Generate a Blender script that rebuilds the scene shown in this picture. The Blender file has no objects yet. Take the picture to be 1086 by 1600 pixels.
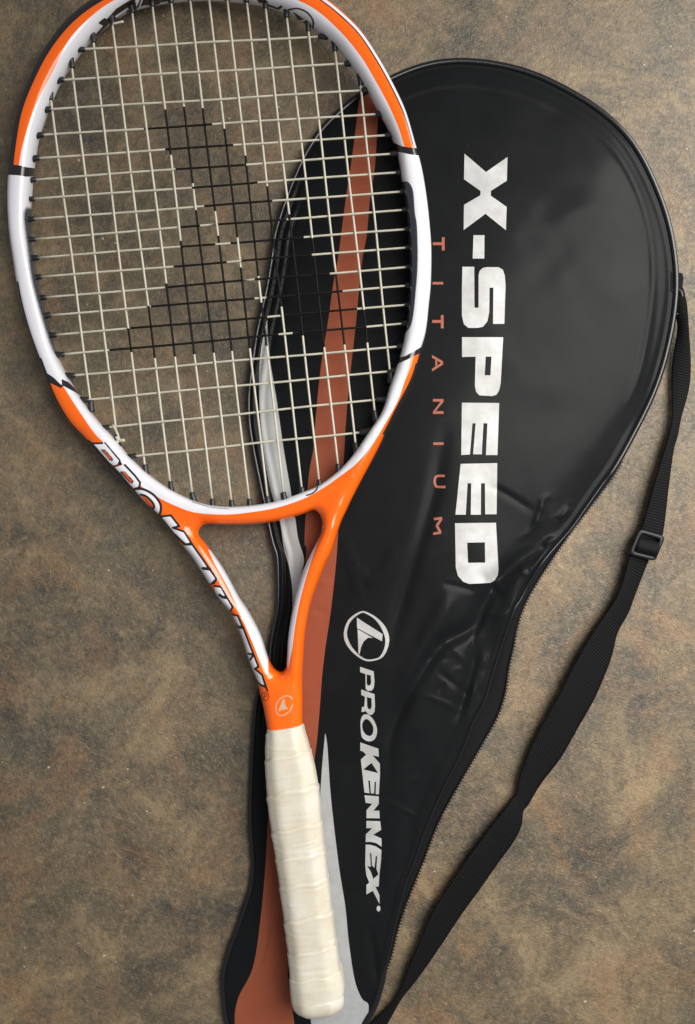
import bpy, math, random
import numpy as np
from mathutils import Vector
from mathutils.geometry import delaunay_2d_cdt
from mathutils.bvhtree import BVHTree

random.seed(4); rng = np.random.default_rng(4)
S = bpy.context.scene
COL = S.collection

# ------------------------------------------------------------------ camera, light, exposure
H = 0.62                 # height of the camera over the counter (m)
PX = 0.000443            # metres on the counter for one traced unit
cam = bpy.data.cameras.new('camera'); camo = bpy.data.objects.new('camera', cam); COL.objects.link(camo)
camo.location = (0, 0, H)
cam.sensor_fit = 'VERTICAL'; cam.sensor_height = 24
cam.lens = 24 / (2 * (800 * PX / H))
cam.clip_start = 0.01; cam.clip_end = 50
S.camera = camo

W = bpy.data.worlds.new('World'); S.world = W; W.use_nodes = True
W.node_tree.nodes['Background'].inputs[0].default_value = (0.95, 0.97, 1.0, 1)
W.node_tree.nodes['Background'].inputs[1].default_value = 0.24

def area(name, loc, target, sx, sy, energy, color):
    l = bpy.data.lights.new(name, 'AREA'); l.shape = 'RECTANGLE'; l.size = sx; l.size_y = sy
    l.energy = energy; l.color = color
    o = bpy.data.objects.new(name, l); COL.objects.link(o); o.location = loc
    d = Vector(target) - Vector(loc); o.rotation_euler = d.to_track_quat('-Z', 'Y').to_euler()
    return o
wl = area('window_light', (0.77, 0.40, 0.73), (0.44, 0.02, 0), 0.7, 1.6, 13.6, (1.0, 0.97, 0.92)); wl.data.spread = math.radians(110)

S.view_settings.view_transform = 'Standard'; S.view_settings.look = 'None'
S.view_settings.exposure = 0.0; S.view_settings.gamma = 1

# ------------------------------------------------------------------ geometry helpers
def P(u, v, z):
    """point at height z over the counter whose trace coordinates are u, v"""
    u = np.asarray(u, float); v = np.asarray(v, float); z = np.asarray(z, float) + 0 * u
    k = PX * (H - z) / H
    return np.stack([(u - 543) * k, -(v - 800) * k, z], -1)
def UV(p):
    k = PX * (H - p[:, 2]) / H
    return np.stack([543 + p[:, 0] / k, 800 - p[:, 1] / k], -1)

def cr(pts, closed=False, n=6):
    """Catmull-Rom through the points"""
    p = np.asarray(pts, float); m = len(p); out = []
    segs = m if closed else m - 1
    for i in range(segs):
        if closed: a, b, c, d = p[(i-1) % m], p[i], p[(i+1) % m], p[(i+2) % m]
        else: a, b, c, d = p[max(i-1, 0)], p[i], p[i+1], p[min(i+2, m-1)]
        for k in range(n):
            t = k / n
            out.append(0.5 * (2*b + (c-a)*t + (2*a-5*b+4*c-d)*t*t + (3*b-a-3*c+d)*t**3))
    if not closed: out.append(p[-1])
    return np.array(out)
def resample(pts, step, closed=False):
    p = np.asarray(pts, float)
    if closed: p = np.vstack([p, p[:1]])
    L = np.r_[0, np.cumsum(np.linalg.norm(np.diff(p[:, :2], axis=0), axis=1))]
    n = max(2, int(round(L[-1] / step)) + 1)
    t = np.linspace(0, L[-1], n)
    q = np.stack([np.interp(t, L, p[:, i]) for i in range(p.shape[1])], -1)
    return q[:-1] if closed else q

def seg_dist(q, poly, closed):
    """distance of points q to a polyline"""
    a = np.asarray(poly, float); b = np.roll(a, -1, 0)
    if not closed: a, b = a[:-1], b[:-1]
    best = np.full(len(q), 1e9)
    for s in range(0, len(q), 20000):
        x = q[s:s+20000, None, :]
        ab = (b - a)[None]; t = ((x - a[None]) * ab).sum(-1) / np.maximum((ab * ab).sum(-1), 1e-9)
        t = np.clip(t, 0, 1)
        best[s:s+20000] = np.sqrt((((x - a[None]) - t[..., None] * ab) ** 2).sum(-1).min(1))
    return best
def inside(q, rings):
    res = np.zeros(len(q), bool)
    for r in rings:
        r = np.asarray(r, float); a = r; b = np.roll(r, -1, 0)
        for (x0, y0), (x1, y1) in zip(a, b):
            if y0 == y1: continue
            c = (y0 > q[:, 1]) != (y1 > q[:, 1])
            xi = (x1 - x0) * (q[:, 1] - y0) / (y1 - y0) + x0
            res ^= c & (q[:, 0] < xi)
    return res
def sdf(q, poly, pad=8):
    """signed distance (positive inside) in trace units, cut off at -pad"""
    poly = np.asarray(poly, float); out = np.full(len(q), -float(pad))
    lo, hi = poly.min(0) - pad, poly.max(0) + pad
    m = np.where(((q >= lo) & (q <= hi)).all(1))[0]
    if len(m):
        d = seg_dist(q[m], poly, True); out[m] = np.where(inside(q[m], [poly]), d, -d)
    return out
def stroke(q, line, half, pad=8):
    line = np.asarray(line, float); out = np.full(len(q), -float(pad))
    lo, hi = line.min(0) - pad - half, line.max(0) + pad + half
    m = np.where(((q >= lo) & (q <= hi)).all(1))[0]
    if len(m): out[m] = half - seg_dist(q[m], line, False)
    return out
def union(q, polys=(), strokes=()):
    o = np.full(len(q), -8.0)
    for p in polys: o = np.maximum(o, sdf(q, p))
    for l, h in strokes: o = np.maximum(o, stroke(q, l, h * (1.3 if h < 2 else 1)))
    return o

LOC = {}
def empty(name, loc):
    o = bpy.data.objects.new(name, None); COL.objects.link(o); o.location = loc; o.empty_display_size = .02
    LOC[o.name] = np.array(loc, float); return o
def build(name, verts, faces, mats, parent=None, smooth=True, fmat=None, kind=None):
    base = np.zeros(3)
    if parent is not None:
        base = LOC[parent.name]
    me = bpy.data.meshes.new(name)
    me.from_pydata([tuple(x) for x in (np.asarray(verts, float) - base)], [], [tuple(int(i) for i in f) for f in faces])
    for m in (mats if isinstance(mats, (list, tuple)) else [mats]): me.materials.append(m)
    if fmat is not None: me.polygons.foreach_set('material_index', np.asarray(fmat, np.int32))
    me.polygons.foreach_set('use_smooth', [bool(smooth)] * len(me.polygons)); me.update()
    o = bpy.data.objects.new(name, me); COL.objects.link(o)
    if parent is not None: o.parent = parent
    LOC[o.name] = base                     # children of parts share the thing's origin
    if kind: o['kind'] = kind
    return o
def set_attr(me, name, vals):
    a = me.attributes.new(name, 'FLOAT', 'POINT'); a.data.foreach_set('value', np.asarray(vals, np.float32))
def grid_faces(nr, nc, closed_r=False, closed_c=True):
    f = []
    for i in range(nr if closed_r else nr - 1):
        for j in range(nc if closed_c else nc - 1):
            a, b = i % nr, (i + 1) % nr; c, d = j, (j + 1) % nc
            f.append((a*nc+c, a*nc+d, b*nc+d, b*nc+c))
    return f
def tube(path, rad, n=8, closed=False):
    """path (m,3) world, rad scalar/array; parallel frames from world up"""
    p = np.asarray(path, float); m = len(p); rad = np.asarray(rad, float) + np.zeros(m)
    if closed: t = np.roll(p, -1, 0) - np.roll(p, 1, 0)
    else: t = np.gradient(p, axis=0)
    t /= np.linalg.norm(t, axis=1)[:, None]
    up = np.array([0, 0, 1.0]); s = np.cross(t, up); s /= np.maximum(np.linalg.norm(s, axis=1), 1e-9)[:, None]
    w = np.cross(s, t); th = np.arange(n) * 2 * math.pi / n
    v = p[:, None] + rad[:, None, None] * (np.cos(th)[None, :, None] * s[:, None] + np.sin(th)[None, :, None] * w[:, None])
    f = grid_faces(m, n, closed)
    if not closed: f += [tuple(range(n))[::-1], tuple((m-1)*n + k for k in range(n))]
    return v.reshape(-1, 3), f
def cdt(rings, step):
    """triangulate rings (even-odd) with inner points; returns uv (n,2), triangles"""
    pts, edges = [], []
    for r in rings:
        r = np.asarray(r, float); b = len(pts)
        pts += [tuple(x) for x in r]; edges += [(b+i, b+(i+1) % len(r)) for i in range(len(r))]
    allp = np.array(pts); lo, hi = allp.min(0), allp.max(0)
    gx, gy = np.meshgrid(np.arange(lo[0], hi[0], step), np.arange(lo[1], hi[1], step * .866))
    gx[1::2] += step / 2
    g = np.stack([gx.ravel(), gy.ravel()], -1); g = g[inside(g, rings)]
    if len(g):
        d = np.min([seg_dist(g, r, True) for r in rings], 0); g = g[d > step * .5]
        pts += [tuple(x) for x in g]
    r = delaunay_2d_cdt([Vector(x) for x in pts], edges, [], 0, 1e-5)
    vs = np.array([tuple(x) for x in r[0]]); fs = np.array([f for f in r[2] if len(f) == 3])
    c = vs[fs].mean(1); fs = fs[inside(c, rings)]
    a = vs[fs]; area2 = (a[:,1,0]-a[:,0,0])*(a[:,2,1]-a[:,0,1])-(a[:,1,1]-a[:,0,1])*(a[:,2,0]-a[:,0,0])
    ok = np.abs(area2) > .06; fs, area2 = fs[ok], area2[ok]
    fs[area2 > 0] = fs[area2 > 0][:, ::-1]          # v runs down, so clockwise here faces up
    return vs, fs

# ------------------------------------------------------------------ material helpers
class N:
    def __init__(s, name):
        s.m = bpy.data.materials.new(name); s.m.use_nodes = True; s.t = s.m.node_tree
        s.b = s.t.nodes['Principled BSDF']; s.L = s.t.links
    def n(s, typ, **k):
        x = s.t.nodes.new(typ)
        for a, b in k.items(): setattr(x, a, b)
        return x
    def link(s, a, b): s.L.new(a, b)
    def coord(s):
        if not hasattr(s, '_c'): s._c = s.n('ShaderNodeTexCoord').outputs['Object']
        return s._c
    def noise(s, scale, detail=4, rough=.55, vec=None, dist=0):
        x = s.n('ShaderNodeTexNoise'); x.inputs['Scale'].default_value = scale
        x.inputs['Detail'].default_value = detail; x.inputs['Roughness'].default_value = rough
        x.inputs['Distortion'].default_value = dist
        s.link(vec or s.coord(), x.inputs['Vector']); return x.outputs['Fac']
    def ramp(s, fac, stops):
        x = s.n('ShaderNodeValToRGB'); e = x.color_ramp.elements
        while len(e) < len(stops): e.new(.5)
        for i, (p, c) in enumerate(stops):
            e[i].position = p; e[i].color = tuple(c) + (1,) if not isinstance(c, (int, float)) else (c, c, c, 1)
        s.link(fac, x.inputs[0]); return x.outputs[0]
    def mix(s, fac, a, b, mode='MIX'):
        x = s.n('ShaderNodeMix', data_type='RGBA', blend_type=mode)
        for sock, val in ((x.inputs[0], fac), (x.inputs[6], a), (x.inputs[7], b)):
            if isinstance(val, (int, float)): sock.default_value = val
            elif isinstance(val, tuple): sock.default_value = val + (1,)
            else: s.link(val, sock)
        return x.outputs[2]
    def math(s, op, a, b=0.0):
        x = s.n('ShaderNodeMath', operation=op)
        for sock, val in ((x.inputs[0], a), (x.inputs[1], b)):
            if isinstance(val, (int, float)): sock.default_value = val
            else: s.link(val, sock)
        return x.outputs[0]
    def attr(s, name):
        return s.n('ShaderNodeAttribute', attribute_name=name).outputs['Fac']
    def step(s, name, w=.25):
        x = s.n('ShaderNodeMapRange', clamp=True); s.link(s.attr(name), x.inputs[0])
        x.inputs[1].default_value = -w; x.inputs[2].default_value = w; return x.outputs[0]
    def bump(s, h, strength, dist, prev=None):
        x = s.n('ShaderNodeBump'); x.inputs['Strength'].default_value = strength; x.inputs['Distance'].default_value = dist
        s.link(h, x.inputs['Height'])
        if prev is not None: s.link(prev, x.inputs['Normal'])
        s.link(x.outputs[0], s.b.inputs['Normal']); return x.outputs[0]
    def set(s, **k):
        for a, b in k.items():
            sock = s.b.inputs[a.replace('_', ' ')]
            if isinstance(b, tuple): sock.default_value = b + (1,) if len(b) == 3 else b
            elif isinstance(b, (int, float)): sock.default_value = b
            else: s.link(b, sock)
        return s

# counter laminate: mottled brown, olive and grey stone print with a fine crinkled relief
k = N('stone_laminate')
big = k.noise(6.5, 5, .6, dist=.8); mid = k.noise(20, 8, .72, dist=.6); fine = k.noise(190, 7, .8, dist=.9); grit = k.noise(560, 4, .7, dist=.5)
c = k.ramp(big, [(.38, (.046,.041,.034)), (.46, (.098,.077,.050)), (.54, (.150,.112,.068)), (.63, (.100,.090,.066))])
c2 = k.ramp(mid, [(.38, (.034,.031,.027)), (.46, (.088,.070,.047)), (.54, (.160,.118,.072)), (.63, (.290,.215,.130))])
c = k.mix(.55, c, c2)
rust = k.ramp(k.noise(12, 6, .68, dist=1.2), [(.52, 0.0), (.64, 1.0)])
c = k.mix(k.math('MULTIPLY', rust, .45), c, (.215,.118,.060))
grey = k.ramp(k.noise(15, 7, .72, dist=.8), [(.54, 0.0), (.64, 1.0)])
c = k.mix(k.math('MULTIPLY', grey, .60), c, (.062,.060,.050))
c = k.mix(k.math('MULTIPLY', k.ramp(fine, [(.52, 0.0), (.62, 1.0)]), .38), c, (.270,.200,.125))
c = k.mix(k.math('MULTIPLY', k.ramp(fine, [(.38, 1.0), (.47, 0.0)]), .50), c, (.036,.030,.023))
c = k.mix(k.math('MULTIPLY', k.ramp(grit, [(.58, 0.0), (.68, 1.0)]), .25), c, (.33,.265,.18))
c = k.mix(k.math('MULTIPLY', k.ramp(grit, [(.32, 1.0), (.42, 0.0)]), .25), c, (.045,.038,.030))
c = k.mix(k.math('MULTIPLY', k.ramp(k.noise(240, 1, .5), [(.775, 0.0), (.80, 1.0)]), .7), c, (.55,.50,.40))
c = k.mix(1.0, c, (1.16,1.13,1.03), 'MULTIPLY')
k.set(Base_Color=c, Roughness=k.ramp(mid, [(.3, .36), (.7, .46)]), Specular_IOR_Level=.65)
b = k.bump(k.noise(270, 6, .68, dist=1.4), 1.0, .0008); k.bump(k.noise(90, 3, .5), .25, .0008, b)
M_counter = k.m

ORANGE = (.95, .135, .002); WHITE = (.76, .755, .81); BLACK = (.012, .012, .015)
k = N('painted_frame')
c = k.mix(k.step('a_white'), ORANGE, WHITE)
c = k.mix(k.step('a_letter'), c, WHITE)
c = k.mix(k.step('a_counter'), c, (.80,.105,.008))
c = k.mix(k.step('a_black'), c, BLACK)
c = k.mix(k.step('a_top_white'), c, WHITE)
dots = k.n('ShaderNodeTexVoronoi'); dots.inputs['Scale'].default_value = 1500; k.link(k.coord(), dots.inputs['Vector'])
cf = k.math('ADD', k.math('MULTIPLY', k.attr('a_carbon'), .15), k.math('MULTIPLY', k.math('SUBTRACT', dots.outputs['Distance'], .5), .5))
cf = k.ramp(cf, [(.0, 0.0), (.75, 1.0)])
c = k.mix(cf, c, (.035,.042,.055))
k.set(Base_Color=c, Roughness=.20, Specular_IOR_Level=.35, Coat_Weight=.75, Coat_Roughness=.035)
k.bump(k.noise(140, 2, .5), .04, .0005)
M_frame = k.m

def plain(name, col, rough, bump_scale=None, bs=.2, bd=.0002, **kw):
    k = N(name); v = k.noise(160, 4, .6)
    c = k.mix(v, tuple(x * .82 for x in col), tuple(min(1, x * 1.18) for x in col))
    k.set(Base_Color=c, Roughness=rough, **kw)
    if bump_scale: k.bump(k.noise(bump_scale, 3, .6), bs, bd)
    return k.m
M_rubber = plain('black_plastic', (.014,.014,.017), .38, 900, .2)
M_string = plain('cream_string', (.56,.53,.43), .42)
M_ink = plain('black_string_ink', (.007,.0065,.006), .7, Specular_IOR_Level=.2)
M_piping = plain('black_piping', (.008,.0085,.010), .20, 500, .08, Specular_IOR_Level=.55)
M_red = plain('dark_red_print', (.22,.02,.01), .3)
M_emblem = plain('silver_tan_print', (.52,.37,.26), .3)
M_orangeprint = plain('orange_print', (.34,.088,.046), .5)
M_thread = plain('teeth_plastic', (.006,.006,.007), .5, Specular_IOR_Level=.25)

k = N('grip_tape')
v = k.noise(55, 5, .6); w = k.noise(400, 4, .6)
c = k.ramp(v, [(.3, (.58,.52,.41)), (.5, (.63,.585,.48)), (.7, (.67,.64,.57))])
c = k.mix(k.math('MULTIPLY', k.ramp(k.noise(130, 5, .7), [(.60, 0.0), (.75, 1.0)]), .35), c, (.60,.52,.40))
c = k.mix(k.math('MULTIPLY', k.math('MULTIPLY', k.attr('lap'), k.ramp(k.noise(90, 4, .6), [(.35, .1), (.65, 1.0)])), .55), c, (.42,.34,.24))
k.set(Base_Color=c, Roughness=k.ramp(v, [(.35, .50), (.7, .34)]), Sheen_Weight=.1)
b = k.bump(w, .12, .0003); k.bump(k.noise(120, 4, .6, dist=.6), .25, .0006, b)
M_grip = k.m

k = N('cover_vinyl')
c = k.mix(k.noise(60, 4, .6), (.006,.0066,.0074), (.0095,.0102,.0112))
c = k.mix(k.step('a_orange', .3), c, k.mix(k.noise(45, 4, .6), (.235,.066,.035), (.315,.086,.045)))
c = k.mix(k.step('a_silver', .3), c, (.48,.485,.48))
c = k.mix(k.math('MULTIPLY', k.ramp(k.noise(700, 2, .5), [(.74, 0.0), (.80, 1.0)]), .12), c, (.30,.29,.27))
k.set(Base_Color=c, Roughness=k.ramp(k.noise(40, 5, .65), [(.3, .38), (.7, .48)]), Specular_IOR_Level=.06, Coat_Weight=.08, Coat_Roughness=.16)
b = k.bump(k.noise(26, 4, .55), .07, .0030); b = k.bump(k.noise(170, 4, .6, dist=.5), .06, .0008, b); b = k.bump(k.noise(1100, 2, .5), .12, .0002, b)
M_vinyl = k.m
k = N('silver_print')
v = k.noise(70, 5, .6); c = k.ramp(v, [(.3, (.38,.38,.37)), (.5, (.45,.45,.44)), (.68, (.52,.53,.54))])
c = k.mix(k.math('MULTIPLY', k.ramp(k.noise(300, 3, .6), [(.72, 0.0), (.80, 1.0)]), .2), c, (.35,.33,.30))
k.set(Base_Color=c, Roughness=.45, Metallic=.2); k.bump(k.noise(26, 4, .55), .12, .0030)
M_silver = k.m
k = N('woven_webbing')
al = k.attr('along'); ac = k.attr('across')
rib = k.math('ADD', k.math('MULTIPLY', k.math('SINE', k.math('MULTIPLY', al, 3300)), .5), .5)
wv = k.math('ADD', k.math('MULTIPLY', k.math('SINE', k.math('MULTIPLY', ac, 5200)), .25), rib)
c = k.mix(k.math('MULTIPLY', rib, .6), (.0025,.0025,.003), (.014,.014,.015))
k.set(Base_Color=c, Roughness=.7, Specular_IOR_Level=.12); k.bump(wv, .45, .0004)
M_web = k.m
M_tape = plain('zip_tape', (.006,.006,.0065), .75, 1500, .3, .0003, Specular_IOR_Level=.15)

# ------------------------------------------------------------------ counter
xs = 1.1
counter = build('countertop', [(-xs,-xs,0),(xs,-xs,0),(xs,xs,0),(-xs,xs,0),(-xs,-xs,-.03),(xs,-xs,-.03),(xs,xs,-.03),(-xs,xs,-.03)],
      [(0,1,2,3),(7,6,5,4),(0,4,5,1),(1,5,6,2),(2,6,7,3),(3,7,4,0)], M_counter, smooth=False, kind='structure')
counter['label'] = 'mottled brown and grey stone-look countertop'; 

# ------------------------------------------------------------------ racket: plan curves
def zf(u, v): return .0118 + (np.asarray(u, float) - 20) * 2.3e-5        # the racket leans on the cover, left rim down

hoop_out = [(155,0),(110.5,33),(73.7,79),(48,129),(31,173),(22,221),(16.6,269),(14.7,317),(17.7,366),(24,410),(33,466),(48,521),(70,580),
   (83,617),(107,659),(136,690),(168,727),(205,765),(250,797),(300,815),(336,819),(380,820),(420,817),(450,811),(483,800),(515,782),(548,750),(575,717),
   (600,679),(622.5,635),(645,591),(656,550.5),(665,521),(670,477),(673,447),(674,396),(672,361),(667,313),(659,265),(648,225),(634,177),(615,136),(593,96),
   (564,52),(534,22),(506.5,0),(470,-22),(425,-37),(375,-44),(320,-46),(260,-40),(205,-23)]
hoop_in = [(199,13),(173,29),(145,55),(118,87),(94,123),(79,155),(66,191),(57,221),(51.6,258),(48,295),(46,331),(46.5,372),(55,421.5),(64.5,466),
   (75.5,510),(86.6,550.5),(107,591),(125,620),(147,650),(174,681),(199.5,710.5),(229,738),(262,762),(299,780.5),(328,789),(358,791.5),(387,790),(417,786),(442.5,780.5),(472,769),
   (496,760),(512,749),(534,731),(556,705),(575,676),(597,642.5),(608,606),(620,572.5),(629,540),(635,505),(639,455),(640,410),(638,366),(634,322),(628,284),(622,243),(615,221),
   (604,195),(589,169),(571,136),(549,103),(527,74),(497,48),(471.5,29.5),(442,15),(409,5),(370,-1),(315,-4),(260,0),(226,6)]
def polar(pts, th, c=(345, 385)):
    p = cr(pts, True, 8) - np.array(c)
    a = np.arctan2(p[:, 1], p[:, 0]); r = np.hypot(p[:, 0], p[:, 1]); o = np.argsort(a); a, r = a[o], r[o]
    a = np.r_[a - 2*math.pi, a, a + 2*math.pi]; r = np.r_[r, r, r]
    rr = np.interp(th, a, r); return np.stack([c[0] + rr*np.cos(th), c[1] + rr*np.sin(th)], -1)
th = np.linspace(-math.pi, math.pi, 361)[:-1]
def smooth_closed(r, it=2):
    for _ in range(it): r = (np.roll(r, 1, 0) + 2*r + np.roll(r, -1, 0)) / 4
    return r
HI, HO = smooth_closed(polar(hoop_in, th)), smooth_closed(polar(hoop_out, th))

def loft(I, O, b, p=2.3, n=28, closed=False, zoff=0.0):
    I, O = np.asarray(I, float), np.asarray(O, float); m = len(I)
    b = np.asarray(b, float) + np.zeros(m); Mi = (I + O) / 2; z = zf(Mi[:, 0], Mi[:, 1]) + zoff
    pi, po = P(I[:, 0], I[:, 1], z), P(O[:, 0], O[:, 1], z); c = (pi + po) / 2; w = (po - pi) / 2
    ph = np.arange(n) * 2 * math.pi / n
    cs = np.sign(np.cos(ph)) * np.abs(np.cos(ph)) ** (2/p); sn = np.sign(np.sin(ph)) * np.abs(np.sin(ph)) ** (2/p)
    v = c[:, None] + w[:, None] * cs[None, :, None]; v[:, :, 2] += b[:, None] * sn[None]
    f = grid_faces(m, n, closed)
    if not closed: f += [tuple(range(n))[::-1], tuple((m-1)*n + k for k in range(n))]
    return v.reshape(-1, 3), f
def paired(rows, n=8):
    a = cr([r[:2] for r in rows], False, n); b = cr([r[2:] for r in rows], False, n); return a, b

left_arm = [(128,661,146,651),(150,697,180,686),(174,729,214,728),(210,769,258,774),(247,806,288,806),(277,843,311,836),(299,868,328,858),(321,902,350.5,891),(343,935,372.5,931.5),
            (361,957,388,955),(376,990,407,990.5),(388,1027,418,1024),(395,1046,427,1043),(401,1060,438,1054),(408,1090,444,1090)]
right_arm = [(611,645,599,639),(600,681,578,676),(586,711,556,704),(560,760,524,752),(538,805,504,800),(530.5,823,502,830),(519,860,486,864),(505,889,471.5,897),(486,941,460,937),
             (477,989,451,989),(474,1030,448.5,1028),(473,1048,446,1045),(472.5,1062,436,1057),(473,1090,436,1090)]
stem = [(404,1060,472,1057),(405,1068,472,1064),(406,1080,472.4,1074),(411,1100,473,1095),(415,1122,473,1116),(419,1145,473.5,1138),(424,1172,476,1166)]
B = .0104
parts = [loft(HI, HO, np.where(HI[:, 1] > 700, B * .92, B), 2.7, 32, True)]
for rows, p, bb in ((left_arm, 2.3, B), (right_arm, 2.3, B), (stem, 3.0, .0112)):
    a, b_ = paired(rows); m = len(a)
    parts.append(loft(a, b_, bb, p))
# fillets where the bridge meets the shafts
def blob(u, v, r, b=.0095):
    t = np.linspace(0, 2*math.pi, 13)[:-1]
    rr = [(u - r*math.cos(x)*1.0, v + r*.0, u + r*math.cos(x), v) for x in t]
    ys = np.linspace(-1, 1, 9); I, O = [], []
    for y in ys:
        w = max(.12, math.sqrt(1 - min(.985, y*y))) * r
        I.append((u - w, v + y*r)); O.append((u + w, v + y*r))
    return loft(I, O, [b * max(.2, math.sqrt(1 - min(.97, y*y))) for y in ys])
for u, v, r in ((300,815,18),(293,800,20),(511,793,17),(521,775,20),(432,1070,15),(446,1069,14)):
    parts.append(blob(u, v, r))
V, F = [], []
for v, f in parts:
    o = len(V); V += [tuple(x) for x in v]; F += [tuple(i + o for i in q) for q in f]
tmp = bpy.data.meshes.new('tmp'); tmp.from_pydata(V, [], F); to = bpy.data.objects.new('tmp', tmp); COL.objects.link(to)
md = to.modifiers.new('r', 'REMESH'); md.mode = 'VOXEL'; md.voxel_size = .00078
ms = to.modifiers.new('s', 'SMOOTH'); ms.factor = .5; ms.iterations = 9
dg = bpy.context.evaluated_depsgraph_get(); ev = to.evaluated_get(dg).to_mesh()
fv = np.empty(len(ev.vertices) * 3, np.float32); ev.vertices.foreach_get('co', fv); fv = fv.reshape(-1, 3).astype(float)
ff = [tuple(p.vertices) for p in ev.polygons]
to.evaluated_get(dg).to_mesh_clear(); bpy.data.objects.remove(to); bpy.data.meshes.remove(tmp)
fa = np.array([f for f in ff if len(f) == 4]); ed = np.vstack([fa[:, [i, (i+1) % 4]] for i in range(4)]); ed = np.vstack([ed, ed[:, ::-1]])
ed = np.unique(ed, axis=0); deg = np.bincount(ed[:,0], minlength=len(fv)).astype(float)
q = UV(fv); wj = np.zeros(len(fv))
for u, v, r_ in ((305,818,34),(280,800,34),(508,792,34),(530,770,30),(438,1062,24),(606,660,26),(136,672,24)):
    wj = np.maximum(wj, np.clip(1.6*(1 - np.hypot(q[:,0]-u, q[:,1]-v)/r_), 0, 1))
loc_ = np.where(wj > 0)[0]; e_ = ed[np.isin(ed[:,0], loc_)]
for _ in range(70):
    s_ = np.zeros_like(fv)
    for k_ in range(3): s_[:,k_] = np.bincount(e_[:,0], weights=fv[e_[:,1],k_], minlength=len(fv))
    fv[loc_] += (.6*wj[loc_,None])*(s_[loc_]/deg[loc_,None]-fv[loc_])
print('frame verts', len(fv))

racket = empty('tennis_racket', tuple(P(440, 1000, 0.0)))
racket['label'] = 'orange and white tennis racket with cream taped grip lying over the black cover'
racket['category'] = 'tennis racket'
frame = build('frame', fv, ff, M_frame, racket)

q = UV(fv)
W1 = np.vstack([cr([(29.5,258),(35,228),(46,191),(59,158),(83,110),(110,59),(147,22),(179,0),(215,-16),(260,-26),(310,-30),(360,-29),(410,-20),(464,0),(497,18),(534,51.6),
       (563.6,88),(586,125),(608,166),(622.5,199),(631,226),(633,234)]),
   [(690,230),(700,400),(690,530),(641,557)],
   cr([(641,561.5),(635.5,583.6),(622.5,624),(600,665),(578,700),(555,726),(534,742),(508,760.5),(475,779),(431,793.6),(387,801),(350,804),(306,801),(277,791.5),(247,777),
       (221.5,760),(200,738),(180,718),(162,692),(147,676),(121.5,639),(98,602)]),
   [(84,594),(60,582),(0,420),(0,270),(29,268)]])
arm_w_l = cr([(325,858),(336,882),(352,910),(367,940),(380,970),(392,998),(404,1026),(419,1056)]).tolist() + cr([(419,1056),(418.5,1024),(412,985),(396,945),(375,910),(352,870),(332,862)]).tolist()
arm_w_r = cr([(506,820),(492,860),(479,900),(468,941),(460.5,981.5),(456.5,1013),(450,1046)]).tolist() + cr([(449,1040),(440,1000),(444,960),(455,915),(470,870),(490,840)]).tolist()
white = [W1, arm_w_l, arm_w_r]
letter = [
 [(147,694),(164,691.5),(187.5,719),(184,727),(179,728.5),(150,706)],
 [(179,730),(190.8,727.5),(195,726.5),(213,745),(218.5,754),(216,762),(211,764),(206,760)],
 cr([(211,765),(223,765.6),(237,772.8),(248.3,786),(250.5,795),(248.3,802.6)]).tolist() + [(240,797),(212,770)],
 [(252,808.5),(266,806.5),(278.5,822),(267,824.5),(287.6,831.2),(299.8,850),(289,850),(252,812)],
 [(286,851),(299.8,851),(327,888.4),(338.3,904.6),(333,912),(315,910)],
 [(335,917),(345.3,917.5),(363.6,948.6),(358.5,955.5),(340,950)],
 [(361,961),(371.7,963),(382.8,988),(395,1019.5),(404,1041.8),(397.5,1045),(409.4,1055),(415.5,1073.7),(406.3,1069.6),(398,1061.5),(370,1030)]]
counter_p = [[(158.5,703),(163.8,703.5),(175.6,717.5),(174.2,719.2),(171.5,718.2)], [(189.2,738),(195,738),(207.6,752),(206,754.6),(203,753)],
   cr([(219.6,773.5),(228.4,776.5),(237.8,785.5),(240.4,792.5),(236.5,794)]).tolist() + [(224,779.4)],
   [(334,912),(340,905.5),(346,916),(336,916)], [(359.5,955.5),(364,950),(372,962),(362,960)]]
bk_poly = [
 [(10,257),(29,258),(40,261),(55,263),(55,276),(40,276),(30,274),(10,273)],                      # bands round the hoop
 [(60,575),(72,582),(84,590),(95,601),(98,603),(96,607),(84,601),(66,592)], [(96,592),(107,597),(122,611),(124,617),(116,612),(97,602)],
 [(612,222),(630,229),(655,232),(655,243),(640,241),(612,235)],
 [(620,560),(634,556),(648,548),(662,540),(664,548),(650,555),(638,561),(620,569)],
 [(153,36),(163,28),(171,31),(164,42)], [(168,29),(181,14),(203,0),(211,-2),(214,16),(205,20),(196,25),(181,37),(174,38)],
 [(213,13),(218,0),(226,-8),(250,-18),(250,6),(241,9),(226,8)], [(250,4),(252,-10),(290,-16),(290,-3),(262,2)],
 [(457.3,17.7),(475.7,30.2),(466,32.4)], [(469.8,34.6),(478.7,31.7),(486,39.8),(483,42.7)], [(430.8,13.3),(439,8),(442.6,10.3),(436,15.5)],
 [(400,-2),(412,-3),(420,4),(405,5)],
 [(184,727),(188.5,720.5),(192,727)]]
def arc_out(u0, v0, u1, v1, off=0):
    """stretch of the hoop's outer line between two plan points"""
    i = np.argmin(((HO - (u0, v0))**2).sum(1)); j = np.argmin(((HO - (u1, v1))**2).sum(1))
    idx = np.arange(i, j + (1 if j >= i else len(HO) + 1)) % len(HO)
    c = HO[idx]; d = c - np.array([345, 385]); return c + off * d / np.linalg.norm(d, axis=1)[:, None]
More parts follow.
